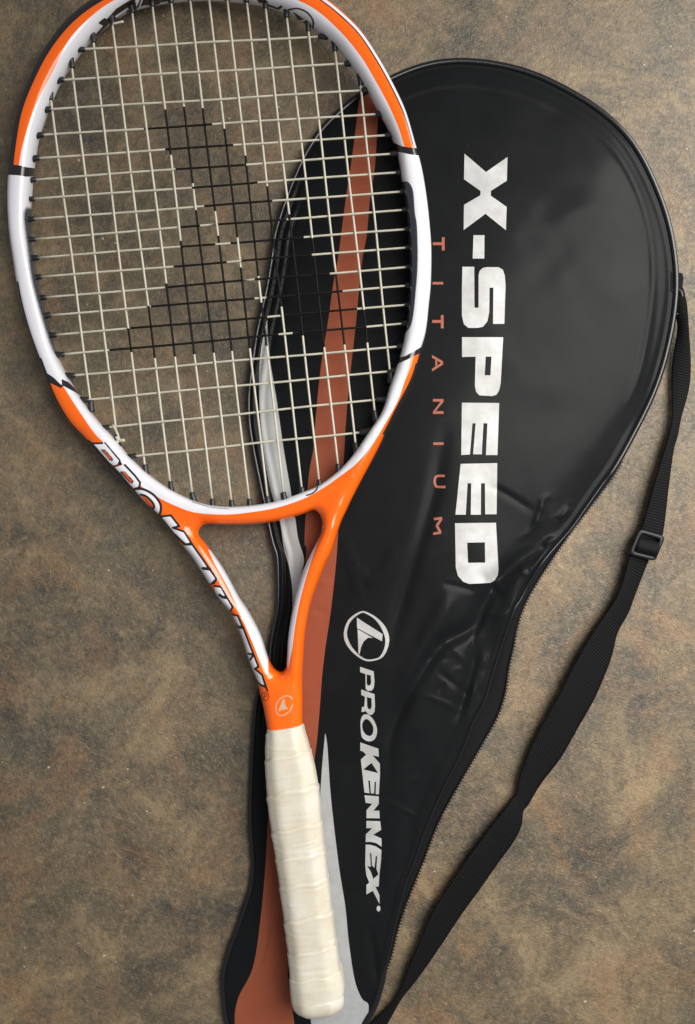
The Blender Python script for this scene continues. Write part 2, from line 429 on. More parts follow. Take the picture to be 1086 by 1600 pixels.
bk_stroke = [
 (arc_out(18,258,210,-25,2.2), 5.6), (arc_out(130,690,60,560), 2.4), (arc_out(62,560,28,440,1), 1.2),
 (arc_out(650,570,600,679,-1), 1.2), (arc_out(470,-22,648,225,-3.2), .8),
 ([(137,692),(148,703),(165,723),(181.5,739.5),(203.5,765.5),(232,797.5)], 5.0), ([(232,797.5),(238,804),(252,818),(272.4,844)], 7.0),
 ([(144.4,692.7),(160,692.5)], 1.2), ([(163.8,691.5),(187.5,719.7),(184,727),(178,728.5)], 1.0),
 ([(158.2,702.6),(163.8,703),(176,717.5),(174.8,719.7),(171.5,718.6),(158.2,702.6)], .75),
 ([(195,726.4),(210.7,743),(219,754),(217.5,762),(211,763.5)], 1.3),
 ([(188.6,737.4),(195,737.4),(208,751.8),(206.3,755),(203,753.4),(188.6,737.4)], .75),
 (cr([(210.7,764),(224,764.5),(239.4,772.8),(249.4,785),(251.6,794.9),(249.4,803.7)]), 1.5),
 (cr([(219.6,772.8),(228.4,775.5),(238.3,785),(241,792.7),(237.2,794.9)]), 1.3),
 ([(251,807),(267,805.3),(280.3,822.3),(270,824.5),(288,830.8),(300,850),(327,888.4),(338.6,904.6),(334,911.7)], 1.3),
 ([(288,850.5),(299.8,850.5)], 1.5), ([(274,836),(281,843),(289,850)], 1.4), ([(317,888),(328,889.4)], 1.8), ([(330,912.5),(337,905.5)], 1.2),
 ([(335,915.8),(345.4,916.8),(363.6,948.6),(359.5,955.2)], 1.3), ([(343,929.5),(348,933),(355,934.5)], 1.7),
 ([(361,959.5),(371.7,962.3),(382.8,988),(395,1019.5),(404,1041.8),(398.2,1045),(409.4,1054.4),(415.8,1074),(406.3,1069.6),(399,1061.5)], 1.3),
 ([(367.5,975),(372,979.5),(380,981)], 1.7), ([(388,1021),(396,1023.6),(391,1030.7)], 1.3), ([(415,1073),(418,1079.5)], 1.2),
 ([(184,18.4),(151,55)], 1.8), (cr([(450.7,15.5),(464,13.3),(477,17.7),(486,26.5),(489.7,35.3),(488.2,44.2)]), 1.1), ([(415,6.6),(432,13)], 1.2),
 (cr([(479,774),(487,771.5),(494,766),(496,761)]), .9), ([(300,784),(330,793),(358,795.5)], .35)]
top_white = [([(182,25.8),(200,13.8)], 1.4), ([(186,28.5),(197,20)], .8), ([(217,14),(222,0)], .9)]
carbon = [cr([(44,322),(37,326),(34.5,342),(40,386),(46,433),(56,474),(66,508),(76,538),(86,555),(110,560),(90,500),(75,440),(62,380),(58,330)], True),
          cr([(633,283),(645,294.7),(648.5,331),(652,355),(653,410),(650,455),(645,499),(636,518),(620,520),(620,400),(620,300)], True)]
carb = np.full(len(q), -8.0)
for i, p in enumerate(carbon): carb = np.maximum(carb, sdf(q, p) * (1, 6)[i])
white_edge = [(arc_out(470,-22,655,250,0), 2.0), (arc_out(650,575,600,679,1.5), 1.5)]
wtop = np.maximum(union(q, (), top_white), -8)
me = frame.data
set_attr(me, 'a_white', np.maximum(union(q, white), union(q, (), white_edge)))
set_attr(me, 'a_letter', union(q, letter)); set_attr(me, 'a_counter', union(q, counter_p))
set_attr(me, 'a_black', union(q, bk_poly, bk_stroke)); set_attr(me, 'a_top_white', wtop); set_attr(me, 'a_carbon', carb)

# prints on the stem laid on the surface of the frame
bvh = BVHTree.FromPolygons([tuple(x) for x in fv], ff)
def on_frame(uv, off=.00012):
    out = []
    for u, v in uv:
        d = Vector(P(u, v, 0.0)) - Vector((0, 0, H)); d.normalize()
        hit = bvh.ray_cast(Vector((0, 0, H)), d)
        out.append(tuple(hit[0] + hit[1] * off) if hit[0] is not None else tuple(P(u, v, zf(u, v))))
    return np.array(out)
def ribbon_ring(line, half, closed=False):
    l = np.asarray(line, float); t = (np.roll(l, -1, 0) - np.roll(l, 1, 0)) if closed else np.gradient(l, axis=0)
    n = np.stack([-t[:, 1], t[:, 0]], -1); n /= np.maximum(np.linalg.norm(n, axis=1), 1e-9)[:, None]; h = np.asarray(half, float)
    h = (h + np.zeros(len(l)))[:, None]
    return [l + n*h, l - n*h] if closed else [np.vstack([l + n*h, (l - n*h)[::-1]])]
def dense(r, step):
    r = np.asarray(r, float); out = []
    for a, b in zip(r, np.roll(r, -1, 0)):
        m_ = max(1, int(math.ceil(np.linalg.norm(b-a)/step))); out += [a + (b-a)*t/m_ for t in range(m_)]
    return np.array(out)
def decal(name, groups, surf, mat, parent, step=5.0, **kw):
    V, F = [], []
    for rings in groups:
        vs, fs = cdt([dense(r, min(step, 2.5)) for r in rings], step)
        o = len(V); V += [tuple(x) for x in surf(vs)]; F += [tuple(int(i) + o for i in f) for f in fs]
    return build(name, V, F, mat, parent, True, **kw)
em = cr([(457,1092.4),(453,1088.2),(446,1087.4),(436.7,1093),(431.7,1102),(432.2,1113.2),(437.8,1117.8),(444.8,1116.8),(453,1110.2),(457,1101)], False, 5)
decal('emblem', [ribbon_ring(em, .8), [[(441.3,1094),(445.3,1092),(444.8,1098),(447.4,1105),(451,1107),(443,1108.5),(434.7,1111.2)]]], on_frame, M_emblem, frame, 2.5)
tt = np.linspace(0, 2*math.pi, 25)[:-1]
circ = np.stack([414.5 + 5.6*np.cos(tt), 1088 + 6.6*np.sin(tt)], -1)
decal('registered_mark', [ribbon_ring(circ, .55, True), ribbon_ring([(411.2,1089.5),(417.0,1087.5)], .5), ribbon_ring([(416.8,1087),(416.2,1083.8),(413.6,1084.4),(414.0,1088)], .5), ribbon_ring([(413.2,1088.2),(412.6,1092.6)], .5)],
      on_frame, M_red, frame, 2.0)

# ------------------------------------------------------------------ strings and grommets
mT = [(79,151),(112,101),(145.5,61),(175,33),(206,15),(237.6,5),(267,-1),(296.5,-5),(326,-7),(354.5,-6),(385,-2),(414.5,8),(447.6,22),(481.5,44),(523,74),(563,127)]
mB = [(142,632),(183,686),(227,732.6),(266.5,758),(301,776),(332,785),(362,787),(390,786),(418.6,782),(443.6,776),(472,768),(499,755),(528.6,731),(556,698),(586,648),(610,588)]
cL = [(127,77),(94,125),(73.7,171),(62,211),(54.5,247.5),(50,281),(48,311),(48,342.5),(50,374),(54.5,403),(59,433),(66,465),(73,493),(82,523.6),(94,554),(110.5,587),(132.6,625),(166,668),(207,713)]
cR = [(503,57),(545,99),(571,141),(594,178),(608,211),(617,240),(626,269),(632,299),(635,327.6),(638,358),(640,386.5),(640,417),(640,446),(638,476),(634.5,505),(627,541),(611.5,580),(593,624),(569,675)]
mK = {2:[(513,551)],3:[(478,560)],4:[(443,558)],5:[(171,243),(376,554)],6:[(167,287),(328,552)],7:[(169,331),(368,549)],8:[(201,372),(418,545)],9:[(243,432),(473,541)],10:[(291,480)],11:[(335,525)],
      12:[(372,543)],13:[(427,539)],14:[(484,536)]}
cK = {3:[(225,332)],4:[(258,365)],5:[(274,385)],6:[(300,403)],7:[(319,426)],8:[(282,313),(339,448)],9:[(282,337),(360,475)],10:[(271,355),(377,488)],11:[(258,378),(398,516)],12:[(236,398),(416,536)],
      13:[(203,418),(438,558)],14:[(171,436),(457,573)]}
mT, mB, cL, cR = (np.array(x, float) for x in (mT, mB, cL, cR))
def cross(a, b, c, d):
    r, s = b - a, d - c; den = r[0]*s[1] - r[1]*s[0]
    t = ((c-a)[0]*s[1] - (c-a)[1]*s[0]) / den; w = ((c-a)[0]*r[1] - (c-a)[1]*r[0]) / den
    return t if 0 < t < 1 and 0 < w < 1 else None
SR, WV = .00074, .00062
def string(name, a, b, others, idx, sign, spans, axis):
    ts = [(0.0, 0.0), (1.0, 0.0)]; bends = []
    for j, (c, d) in enumerate(others):
        t = cross(a, b, c, d)
        if t is not None: ts.append((t, sign * (1 if (idx + j) % 2 else -1) * WV)); bends.append(t)
    ts.sort(); tk = np.array([x[0] for x in ts]); zk = np.array([x[1] for x in ts])
    t = sorted(set(list(tk) + [(x+y)/2 for x, y in zip(tk[:-1], tk[1:])]))
    for s0, s1 in spans:
        for x in (s0, s1):
            tt_ = (x - a[axis]) / (b[axis] - a[axis])
            t += [tt_ - .0004, tt_ + .0004]
    t = np.array(sorted(t)); e = b - a; nrm = np.array([-e[1], e[0]]) / np.linalg.norm(e)
    lat = .7 * np.sin(t * 9 + idx * 1.7) * np.sin(t * math.pi)
    uv = a + t[:, None] * e + nrm * lat[:, None]
    z = zf(uv[:, 0], uv[:, 1]) + np.interp(t, tk, zk)
    v, f = tube(P(uv[:, 0], uv[:, 1], z), SR, 8)
    mid = (t[:-1] + t[1:]) / 2; x = a[axis] + mid * (b - a)[axis]
    blk = np.zeros(len(mid), int)
    for s0, s1 in spans: blk |= ((x > s0) & (x < s1)).astype(int)
    fm = list(np.repeat(blk, 8)) + [0, 0]
    return build(name, v, f, [M_string, M_ink], racket, True, fm)
mains = list(zip(mT, mB)); crosses = list(zip(cL, cR))
for i, (a, b) in enumerate(mains): string('main_string', a, b, crosses, i, 1, mK.get(i, []), 1)
for i, (a, b) in enumerate(crosses): string('cross_string', a, b, mains, i, -1, cK.get(i, []), 0)

# one grommet mesh, copied to every string end
prof = [(-6.5, 3.0), (-6.1, 3.8), (-5.0, 4.2), (1.0, 4.6), (6.0, 5.2), (9.0, 5.8), (10.5, 5.8), (11, 2.0)]
gk = PX * .965; n = 12; gv = []
for x, r in prof:
    for j in range(n): gv.append((x*gk, r*gk*math.cos(2*math.pi*j/n), r*gk*math.sin(2*math.pi*j/n)))
gf = grid_faces(len(prof), n) + [tuple(range(n))[::-1], tuple((len(prof)-1)*n + j for j in range(n))]
g0 = None
for a, b in mains + crosses:
    for e, o_ in ((a, b), (b, a)):
        d = (e - o_) / np.linalg.norm(e - o_)
        pos = P(e[0], e[1], zf(e[0], e[1])) - LOC[racket.name]
        if g0 is None:
            me_ = bpy.data.meshes.new('grommet'); me_.from_pydata(gv, [], gf); me_.materials.append(M_rubber)
            me_.polygons.foreach_set('use_smooth', [True]*len(me_.polygons))
            g = g0 = bpy.data.objects.new('grommet', me_)
        else: g = g0.copy()
        COL.objects.link(g); g.parent = racket; g.location = pos
        ang = math.atan2(-d[1], d[0]) + random.uniform(-.14, .14)
        g.rotation_euler = (random.uniform(0, 6), random.uniform(-.08, .08), ang)
        s_ = random.uniform(.9, 1.1); g.scale = (s_, s_, s_)
# tie-off knots
def knot(u, v, k=1.0):
    t = np.linspace(0, 2*math.pi, 33)[:-1]
    uu = u + k*(5.0*np.cos(t) + 2.6*np.cos(2*t)); vv = v + k*(3.2*np.sin(t) - 2.2*np.sin(2*t)); zz = zf(u, v) + .0016 + .0013*np.sin(3*t)
    vs, fs = tube(P(uu, vv, zz), .0010, 8, True)
    a = np.linspace(0, 1, 8); v2, f2 = tube(P(176 + (u-176)*a + 2*np.sin(a*3), 664 + (v-664)*a, zf(u, v) + .001 + .001*np.sin(a*math.pi)), SR, 8) if k >= 1 else (np.zeros((0,3)), [])
    return np.vstack([vs, v2]) if len(v2) else vs, fs + [tuple(i + len(vs) for i in f) for f in f2]
v, f = knot(186, 688); build('string_knot', v, f, M_string, racket)
v, f = tube(P(np.linspace(175, 193, 6), np.linspace(37.5, 33.5, 6), zf(180, 35) + .0008), SR, 8); build('string_end', v, f, M_string, racket)

# ------------------------------------------------------------------ grip
gL = [(417,1137),(415.5,1150),(414,1178),(416,1230),(421.5,1281.5),(427,1316),(436,1379),(444,1441.5),(449.5,1489),(452,1522.6),(453,1545),(454,1557)]
gR = [(473,1129),(477,1142),(486,1172),(496.5,1215),(502,1263),(506,1300),(515,1379),(523,1441),(530,1493),(537,1522.6),(539.5,1538),(538,1548)]
gl, gr = cr(gL, False, 40), cr(gR, False, 40)
gl, gr = resample(gl, 1.55), resample(gr, 1.55); m = min(len(gl), len(gr))
gl = np.stack([np.interp(np.linspace(0,1,m), np.linspace(0,1,len(gl)), gl[:,i]) for i in (0,1)], -1)
gr = np.stack([np.interp(np.linspace(0,1,m), np.linspace(0,1,len(gr)), gr[:,i]) for i in (0,1)], -1)
NC = 72; ph = np.arange(NC) * 2*math.pi/NC; pe = 2.7
cs = np.sign(np.cos(ph))*np.abs(np.cos(ph))**(2/pe); sn = np.sign(np.sin(ph))*np.abs(np.sin(ph))**(2/pe)
mid = (gl+gr)/2; zg = zf(mid[:,0], mid[:,1]) + .0006
pl, pr = P(gl[:,0], gl[:,1], zg), P(gr[:,0], gr[:,1], zg); ce = (pl+pr)/2; hw = (pr-pl)/2
vv = mid[:,1]; hb = np.interp(vv, [1130,1150,1185,1500,1530,1555], [.0118,.0128,.0142,.0145,.0158,.0158])
s_along = np.r_[0, np.cumsum(np.linalg.norm(np.diff(mid, axis=0), axis=1))]
pitch = 47.5
phase = (s_along[:,None] + 3.5*np.cos(ph)[None] + 7*np.sin(ph*1.0)[None] + 6*np.sin(s_along/31.)[:,None] + 4*np.sin(s_along/67.+1)[:,None] + 1.2*np.sin(6*ph[None]+s_along[:,None]/23.) - 8) / pitch
fr = phase - np.floor(phase); idx = np.floor(phase)
step_h = .00045 * (1 - fr) * np.clip(fr/.045, 0, 1) + .00022*np.exp(-((fr-.09)/.05)**2)        # lapped edge of each turn
wr = np.zeros_like(fr)
for kx in range(46):                                                                            # short creases beside the laps
    s0 = rng.uniform(20, s_along[-1]-10); p0 = rng.uniform(.1, 3.0); ln = rng.uniform(.25, .8); wd = rng.uniform(1.0, 2.4); am = rng.uniform(.00007, .00022)*rng.choice([1, 1, -1])
    wr += am*np.exp(-((s_along[:,None]-s0-5*(ph[None]-p0)*rng.uniform(-1,1))/wd)**2)*np.exp(-((ph[None]-p0)/ln)**2)
wr += .0001*np.sin(s_along[:,None]/7.3+3*np.cos(ph)[None])*np.sin(s_along[:,None]/19+2*ph[None])
uvg = np.stack([mid[:,None,0] + .5*(gr-gl)[:,None,0]*cs[None], mid[:,None,1] + .5*(gr-gl)[:,None,1]*cs[None]], -1).reshape(-1, 2)
dp = np.minimum(seg_dist(uvg, cr([(458,1312),(470,1309),(492,1305),(497,1308),(497,1324),(485,1330),(476,1334)]), False), seg_dist(uvg, cr([(458,1312),(460,1320),(468,1326)]), False)).reshape(m, NC)
wr += .00028*np.exp(-(dp/1.4)**2)*(sn[None] > .2)
for kx in range(16):
    px_, py_ = rng.uniform(450, 515), rng.uniform(1340, 1470); wr += rng.uniform(-.0002, .0003)*np.exp(-(((uvg[:,0]-px_)/rng.uniform(1.5,5))**2 + ((uvg[:,1]-py_)/rng.uniform(1.2,3))**2)).reshape(m, NC)*(sn[None] > .2)
wr += .00022*np.cos(8*ph + math.pi)[None]
off = step_h + wr
hn = hw/np.linalg.norm(hw, axis=1)[:,None]; hl = np.linalg.norm(hw, axis=1)-.0004
gv = ce[:,None] + hn[:,None]*((hl[:,None]+off)*cs[None])[...,None]; gv[:,:,2] += (hb[:,None]+off)*sn[None]
ax = np.array(P(497,1580,.022)-P(490,1530,.022)); ax[2] = 0; ax /= np.linalg.norm(ax)
rows = [gv]; last = gv[-1]; c_ = last.mean(0)
for d_, s_ in ((.0030,.99),(.0055,.96),(.0080,.87),(.0098,.76),(.0102,.71),(.0104,.62),(.0105,.1)):
    rows.append((c_ + (last-c_)*s_ + ax*d_)[None])
first = gv[0]; c0 = first.mean(0); a0 = np.array(P(445,1133,.02)-P(450,1160,.02)); a0[2]=0; a0/=np.linalg.norm(a0)
rows = [(c0+(first-c0)*.90)[None] , (c0+(first-c0)*.985 - a0*.0)[None]] + rows
gv = np.concatenate(rows); gf = grid_faces(len(gv), NC) + [tuple(range(NC))[::-1], tuple((len(gv)-1)*NC+j for j in range(NC))]
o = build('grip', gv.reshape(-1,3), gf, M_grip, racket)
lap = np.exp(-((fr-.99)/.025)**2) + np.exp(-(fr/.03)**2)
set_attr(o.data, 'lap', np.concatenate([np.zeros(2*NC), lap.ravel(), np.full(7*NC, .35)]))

# ------------------------------------------------------------------ cover
edge_left = [(349,1522),(359,1484),(374,1444),(391.6,1390.6),(396,1350),(392,1287.5),(393,1225),(396,1162),(401,1100),(412,1060),(421,1034),(423,1011),(429,979),(434.7,946),(434.7,897.5),(433,868),(427,849),(420,818),(406,750),
   (396,700),(390,660),(389,620),(392,590),(396,560),(402,520),(408,492),(418,446),(425,404),(429,372),(438,339),(457,287),(477,243),(501,206),(534,173),(567,147),(609.7,124)]
edge_top = [(633.7,113),(663,102),(698,96.6),(720,95),(744,97),(788,103),(836,117),(880,138),(923,163),(960,192),(990,226),(1010,262),(1028,302),(1043,345),(1052,390),(1056,430),(1055.5,462),(1051,500),(1043,540),(1034,575),
   (1022,610),(1006,645),(985,685),(962,727)]
edge_panel_r = [(938,760),(910,800),(889,829),(856,867),(832,900),(812,938),(803,952),(782,1011),(767,1060.5),(754.7,1099),(738,1130),(719,1179),(691,1234.5),(663.5,1298),(645.6,1350),(633,1382.6),(619,1438),(611,1476.5),(602,1512),(586,1568),(568,1602)]
edge_bot = [(556,1640),(500,1665),(430,1665),(378,1650),(357,1605),(350,1565)]
outline = resample(cr(edge_left + edge_top + edge_panel_r + edge_bot, True, 6), 5.0, True)
wo = np.clip((outline[:,0]-560)/40, 0, 1)*np.clip((745-outline[:,1])/40, 0, 1)
for _ in range(40): outline = outline + .5*wo[:,None]*((np.roll(outline, 1, 0)+np.roll(outline, -1, 0))/2-outline)
def smin(a, b, k): 
    h = np.clip(.5 + .5*(b-a)/k, 0, 1); return b*(1-h) + a*h - k*h*(1-h)
creases = [  # line, height, width
 (cr([(858,829),(829,858),(784,900),(755,945),(736,980),(683,1013),(636,1088),(611,1152),(608,1254)]), -.0038, 12),
 (cr([(880,835),(850,870),(815,905),(790,960),(760,1020)]), .0034, 13),
 (cr([(749,991),(732,1066),(710,1138)]), -.0022, 9), (cr([(770,985),(748,1060),(722,1140),(690,1210),(655,1290),(632,1370)]), .0016, 9),
 (cr([(700,640),(684,740),(664,820),(640,900),(612,1000),(600,1060)]), -.0018, 12), (cr([(720,900),(690,960),(650,1040),(630,1120)]), .0022, 16),
 (cr([(534,828),(545,862),(553,890),(558,935)]), .0022, 7), (cr([(556,880),(575,905),(600,890),(625,850)]), .0012, 9), (cr([(552,772),(562,785),(556,800)]), .0010, 4),
 (cr([(900,440),(960,455),(1010,478)]), .0009, 26),
 (cr([(892,790),(880,805),(868,812)]), .0014, 5), (cr([(873,838),(858,846),(849,858)]), .0018, 4.5), (cr([(868,868),(858,876),(846,874)]), .0016, 4), (cr([(832,885),(826,893)]), .0016, 5),
 (cr([(845,800),(838,830)]), .0009, 7), (cr([(812,880),(822,905)]), .0008, 5),
 (cr([(470,1180),(440,1300),(428,1400),(421,1442),(413,1490),(398,1519)]), -.0022, 3.2),
 (cr([(424,1430),(421,1442),(413,1490),(398,1519),(392,1526)]), -.0050, 2.6), (cr([(414,1440),(406,1488),(392,1517)]), .0014, 4),
 (cr([(455,800),(470,850),(478,872),(470,900),(455,945)]), .0024, 5), (cr([(436,560),(440,640),(452,720)]), .0012, 9), (cr([(421,560),(428,640),(438,720)]), .0012, 4),
 (cr([(498,905),(508,912),(520,905)]), .0012, 4), (cr([(485,960),(500,955),(515,962)]), -.0007, 5),
 (cr([(560,1180),(555,1300),(570,1420)]), .0010, 14), (cr([(610,1100),(625,1200),(612,1320),(600,1420)]), .0012, 14), (cr([(575,1440),(585,1500),(588,1545)]), -.0016, 6),
 (cr([(760,560),(830,600),(930,600)]), .0009, 26), (cr([(740,190),(800,215),(870,250)]), .0007, 22), (cr([(850,330),(930,330),(1010,350)]), .0008, 24), (cr([(400,1262),(412,1255),(420,1258)]), .0014, 5)]
for kx in range(34):            # fine pulls running in from the zip edge and along the narrow end
    t_ = rng.uniform(0, 1); ex = np.interp(t_, np.linspace(0, 1, len(edge_panel_r)), [p[0] for p in edge_panel_r]); ey = np.interp(t_, np.linspace(0, 1, len(edge_panel_r)), [p[1] for p in edge_panel_r])
    an = math.radians(rng.uniform(135, 235)) if kx % 2 else math.radians(rng.uniform(100, 130)); ln_ = rng.uniform(25, 95); d0 = rng.uniform(8, 70)
    x0, y0 = ex - d0, ey - d0*.3; bend = rng.uniform(-9, 9)
    creases.append((cr([(x0, y0), (x0+math.cos(an)*ln_*.5+bend, y0+math.sin(an)*ln_*.5+bend), (x0+math.cos(an)*ln_, y0+math.sin(an)*ln_)]), rng.uniform(.0003, .0007)*rng.choice([1, 1, -1]), rng.uniform(3, 6)))
def noise2(u, v, seed, sc):
    r = np.random.default_rng(seed); o = 0*u
    for _ in range(7):
        a, f_, p_ = r.uniform(0, 6.28), r.uniform(.6, 1.6)/sc, r.uniform(0, 6.28); o = o + np.sin((u*np.cos(a)+v*np.sin(a))*f_*6.28+p_)
    return o/7
def bagz(uv, d=None):
    u, v = uv[:,0], uv[:,1]
    if d is None: d = seg_dist(uv, outline, True)
    hm = np.interp(v, [100,300,700,950,1200,1600], [.0150,.0165,.0165,.0135,.0110,.0100])
    z = .0062 + (hm-.0062)*(1-np.exp(-d/55)) 
    head = np.clip((u-560)/60, 0, 1)*np.clip((640-v)/80, 0, 1)
    z = z + head*(.0011*np.exp(-((d-31-4*np.sin(v/60))/5.5)**2) - .0012*np.exp(-((d-9.5)/4)**2))
    left = np.clip((480-u)/25, 0, 1)*np.clip((v-80)/100, 0, 1)
    z = z + left*(.0014*np.exp(-((d-6)/3.2)**2) - .0018*np.exp(-((d-12)/2.6)**2) + .0013*np.exp(-((d-18)/3)**2) - .0013*np.exp(-((d-25)/3)**2))
    rl = np.clip((u-560)/40, 0, 1)*np.clip((v-640)/60, 0, 1)
    z = z + rl*(.0013*np.exp(-((d-5)/4)**2))
    ramp = np.clip(d/25, 0, 1)
    z = z + ramp*(.00085*noise2(u, v, 1, 300) + .00035*noise2(u, v, 2, 140) + .00010*noise2(u, v, 3, 50))
    for ln, am, wd in creases:
        lo, hi = ln.min(0)-4*wd, ln.max(0)+4*wd; mm = np.where(((uv >= lo) & (uv <= hi)).all(1))[0]
        if len(mm):
            dd = seg_dist(uv[mm], ln, False); e0 = np.linalg.norm(uv[mm]-ln[0], axis=1); e1 = np.linalg.norm(uv[mm]-ln[-1], axis=1)
            tp = np.clip(np.minimum(e0, e1)/max(wd*3, .3*np.linalg.norm(ln[0]-ln[-1])), 0, 1); tp = tp*tp*(3-2*tp); z[mm] += am*tp*np.exp(-(dd/wd)**2)
    clear = np.interp(v, [1080,1190], [.0112,.0158])
    lim = zf(u, v) - clear - .0004
    z = smin(z, lim, .0022)
    return np.maximum(z, .0022)
cover = empty('racket_cover', tuple(P(720, 800, 0.0)))
cover['label'] = 'black vinyl racket cover with silver lettering, orange stripe and shoulder strap, under the racket'
cover['category'] = 'racket cover'
cv, cf_ = cdt([outline], 3.3)
cd = seg_dist(cv, outline, True); cz = bagz(cv, cd)
cz = np.where(cd < .5, cz - .0004, cz)
panel = build('front_panel', P(cv[:,0], cv[:,1], cz), cf_, M_vinyl, cover)
stripe = np.vstack([cr([(562,150),(551,239),(540,313),(529,398),(523,429),(512,506),(501,576),(492,668),(490,700),(482.6,742),(477,816),(476,850),(478,872),(455,1020),(435,1150),(420,1269),(415,1350),(407,1437),(395,1512),(372,1560),(367,1600),(378,1650)]),
   cr([(462,1650),(460,1600),(455,1563),(450,1500),(468,1330),(491.5,1186),(499,1115),(503,1060),(508.6,1011),(517,954),(525,881),(529,824),(537,720),(540,668),(545,606),(556,506),(565.5,410),(573,368),(578,313),(586,258),(591,180),(596,130)])])
silver = [np.vstack([cr([(417,497),(413,520),(408,546),(405,580),(405,620),(408,670),(414,720),(424,770),(437.5,815),(443.6,857),(451.7,886),(456.6,920),(457,955)]),
                    cr([(459,955),(463,940),(471,897),(475,873),(466,842),(461.5,811),(455,771),(443,700),(433,630),(423,570),(419,532),(418,500)])]),
          np.vstack([cr([(508,1146),(504,1189),(501,1230),(496,1300),(490,1400),(486,1500),(485,1581),(492,1650)]), [(540,1650)], cr([(572,1602),(576,1571),(565,1559.5),(554,1530),(545,1471),(539.5,1416),(529,1349),(517,1245),(512,1171),(509,1148)])])]
set_attr(panel.data, 'a_orange', sdf(cv, stripe)); set_attr(panel.data, 'a_silver', union(cv, silver[:1]))
# piping round the panel
od = resample(outline, 4.0, True); zo = bagz(od, np.zeros(len(od)))
isr = (od[:,0] > 600) & (od[:,1] > 745)
ctr = np.array([700, 500.])
nrm_ = np.roll(od, -1, 0) - np.roll(od, 1, 0); nrm_ = np.stack([nrm_[:,1], -nrm_[:,0]], -1); nrm_ /= np.linalg.norm(nrm_, axis=1)[:,None]
if inside((od + nrm_*3)[:1], [outline])[0]: nrm_ = -nrm_
zo = smooth_closed(zo, 6); zo = np.maximum(zo, .004)
rad = np.where(isr, 2.2, np.where(od[:,0] < 480, 3.6, 5.2))*PX*.98; rad = smooth_closed(rad, 8)
pp = od + nrm_*0.5
v, f = tube(P(pp[:,0], pp[:,1], zo - .0002), rad, 12, True); build('piping', v, f, M_piping, cover)
# side gusset down to the counter
gl_ = []
for off_, zz in ((-1.0, zo-.0006), (1.5, zo*.75), (1.0, zo*.35), (-2.0, zo*0+.0004)):
    w_ = od + nrm_*off_; gl_.append(P(w_[:,0], w_[:,1], zz))
gl_ = np.array(gl_); nr, ncol = gl_.shape[:2]
build('side_gusset', gl_.reshape(-1,3), [(i*ncol+j, (i+1)*ncol+j, (i+1)*ncol+(j+1) % ncol, i*ncol+(j+1) % ncol) for i in range(nr-1) for j in range(ncol)], M_piping, cover)
# open zip: tape along the lower right edge, with its teeth
zo_pts = cr([(972,722),(958,745),(929,784),(897,826),(865,871),(836,916),(818,951),(808,983),(803,1011),(795,1047),(790,1082),(777,1121),(749,1171),(719,1223),(686,1284),(660.5,1349.5),(638,1405),(622,1452),(612,1493),(603,1518)])
zi_pts = cr([(962,724),(940,752),(908,792),(882,826),(848,867),(822,903),(800,945),(790,965),(775,1011),(760,1060),(746,1099),(728,1130),(710,1179),(682,1234),(655,1298),(637,1350),(624,1383),(610,1438),(603,1476),(596,1512)])
zo_r = resample(zo_pts, 4.0); tpar = np.linspace(0, 1, len(zo_r))
zi_r = resample(zi_pts, 4.0); zi_r = np.stack([np.interp(tpar, np.linspace(0,1,len(zi_r)), zi_r[:,i]) for i in (0,1)], -1)
NW = 7; V = []; al = []; ac = []
for i in range(len(zo_r)):
    for j in range(NW):
        a = j/(NW-1); p_ = zo_r[i]*(1-a)+zi_r[i]*a
        z = .0042 - .0012*a + .0010*math.sin(a*math.pi) + .0004*math.sin(i*.11); V.append(P(p_[0], p_[1], z)); al.append(i*4*PX); ac.append(a*.006)
o = build('zipper_tape', V, grid_faces(len(zo_r), NW, False, False), M_tape, cover)
set_attr(o.data, 'along', al); set_attr(o.data, 'across', ac)
o.modifiers.new('solid', 'SOLIDIFY').thickness = .0009
tp_ = resample(zo_pts, 5.2); tg = np.gradient(tp_, axis=0); tg /= np.linalg.norm(tg, axis=1)[:,None]; nn = np.stack([-tg[:,1], tg[:,0]], -1)
if (nn[len(nn)//2] @ (zo_r[len(zo_r)//2]-zi_r[len(zi_r)//2])) < 0: nn = -nn
V, F = [], []
for p_, t_, n_ in zip(tp_, tg, nn):
    b0 = len(V)
    for zz in (.0030, .0056):
        for (a, b_) in ((-1.4,-1.5),(1.4,-1.5),(1.1,2.4),(-1.1,2.4)):
            w_ = p_ + t_*a + n_*b_; V.append(P(w_[0], w_[1], zz))
    F += [tuple(b0+i for i in x) for x in ((3,2,1,0),(4,5,6,7),(0,1,5,4),(1,2,6,5),(2,3,7,6),(3,0,4,7))]
build('zipper_teeth', V, F, M_thread, panel.parent, False, kind='stuff')

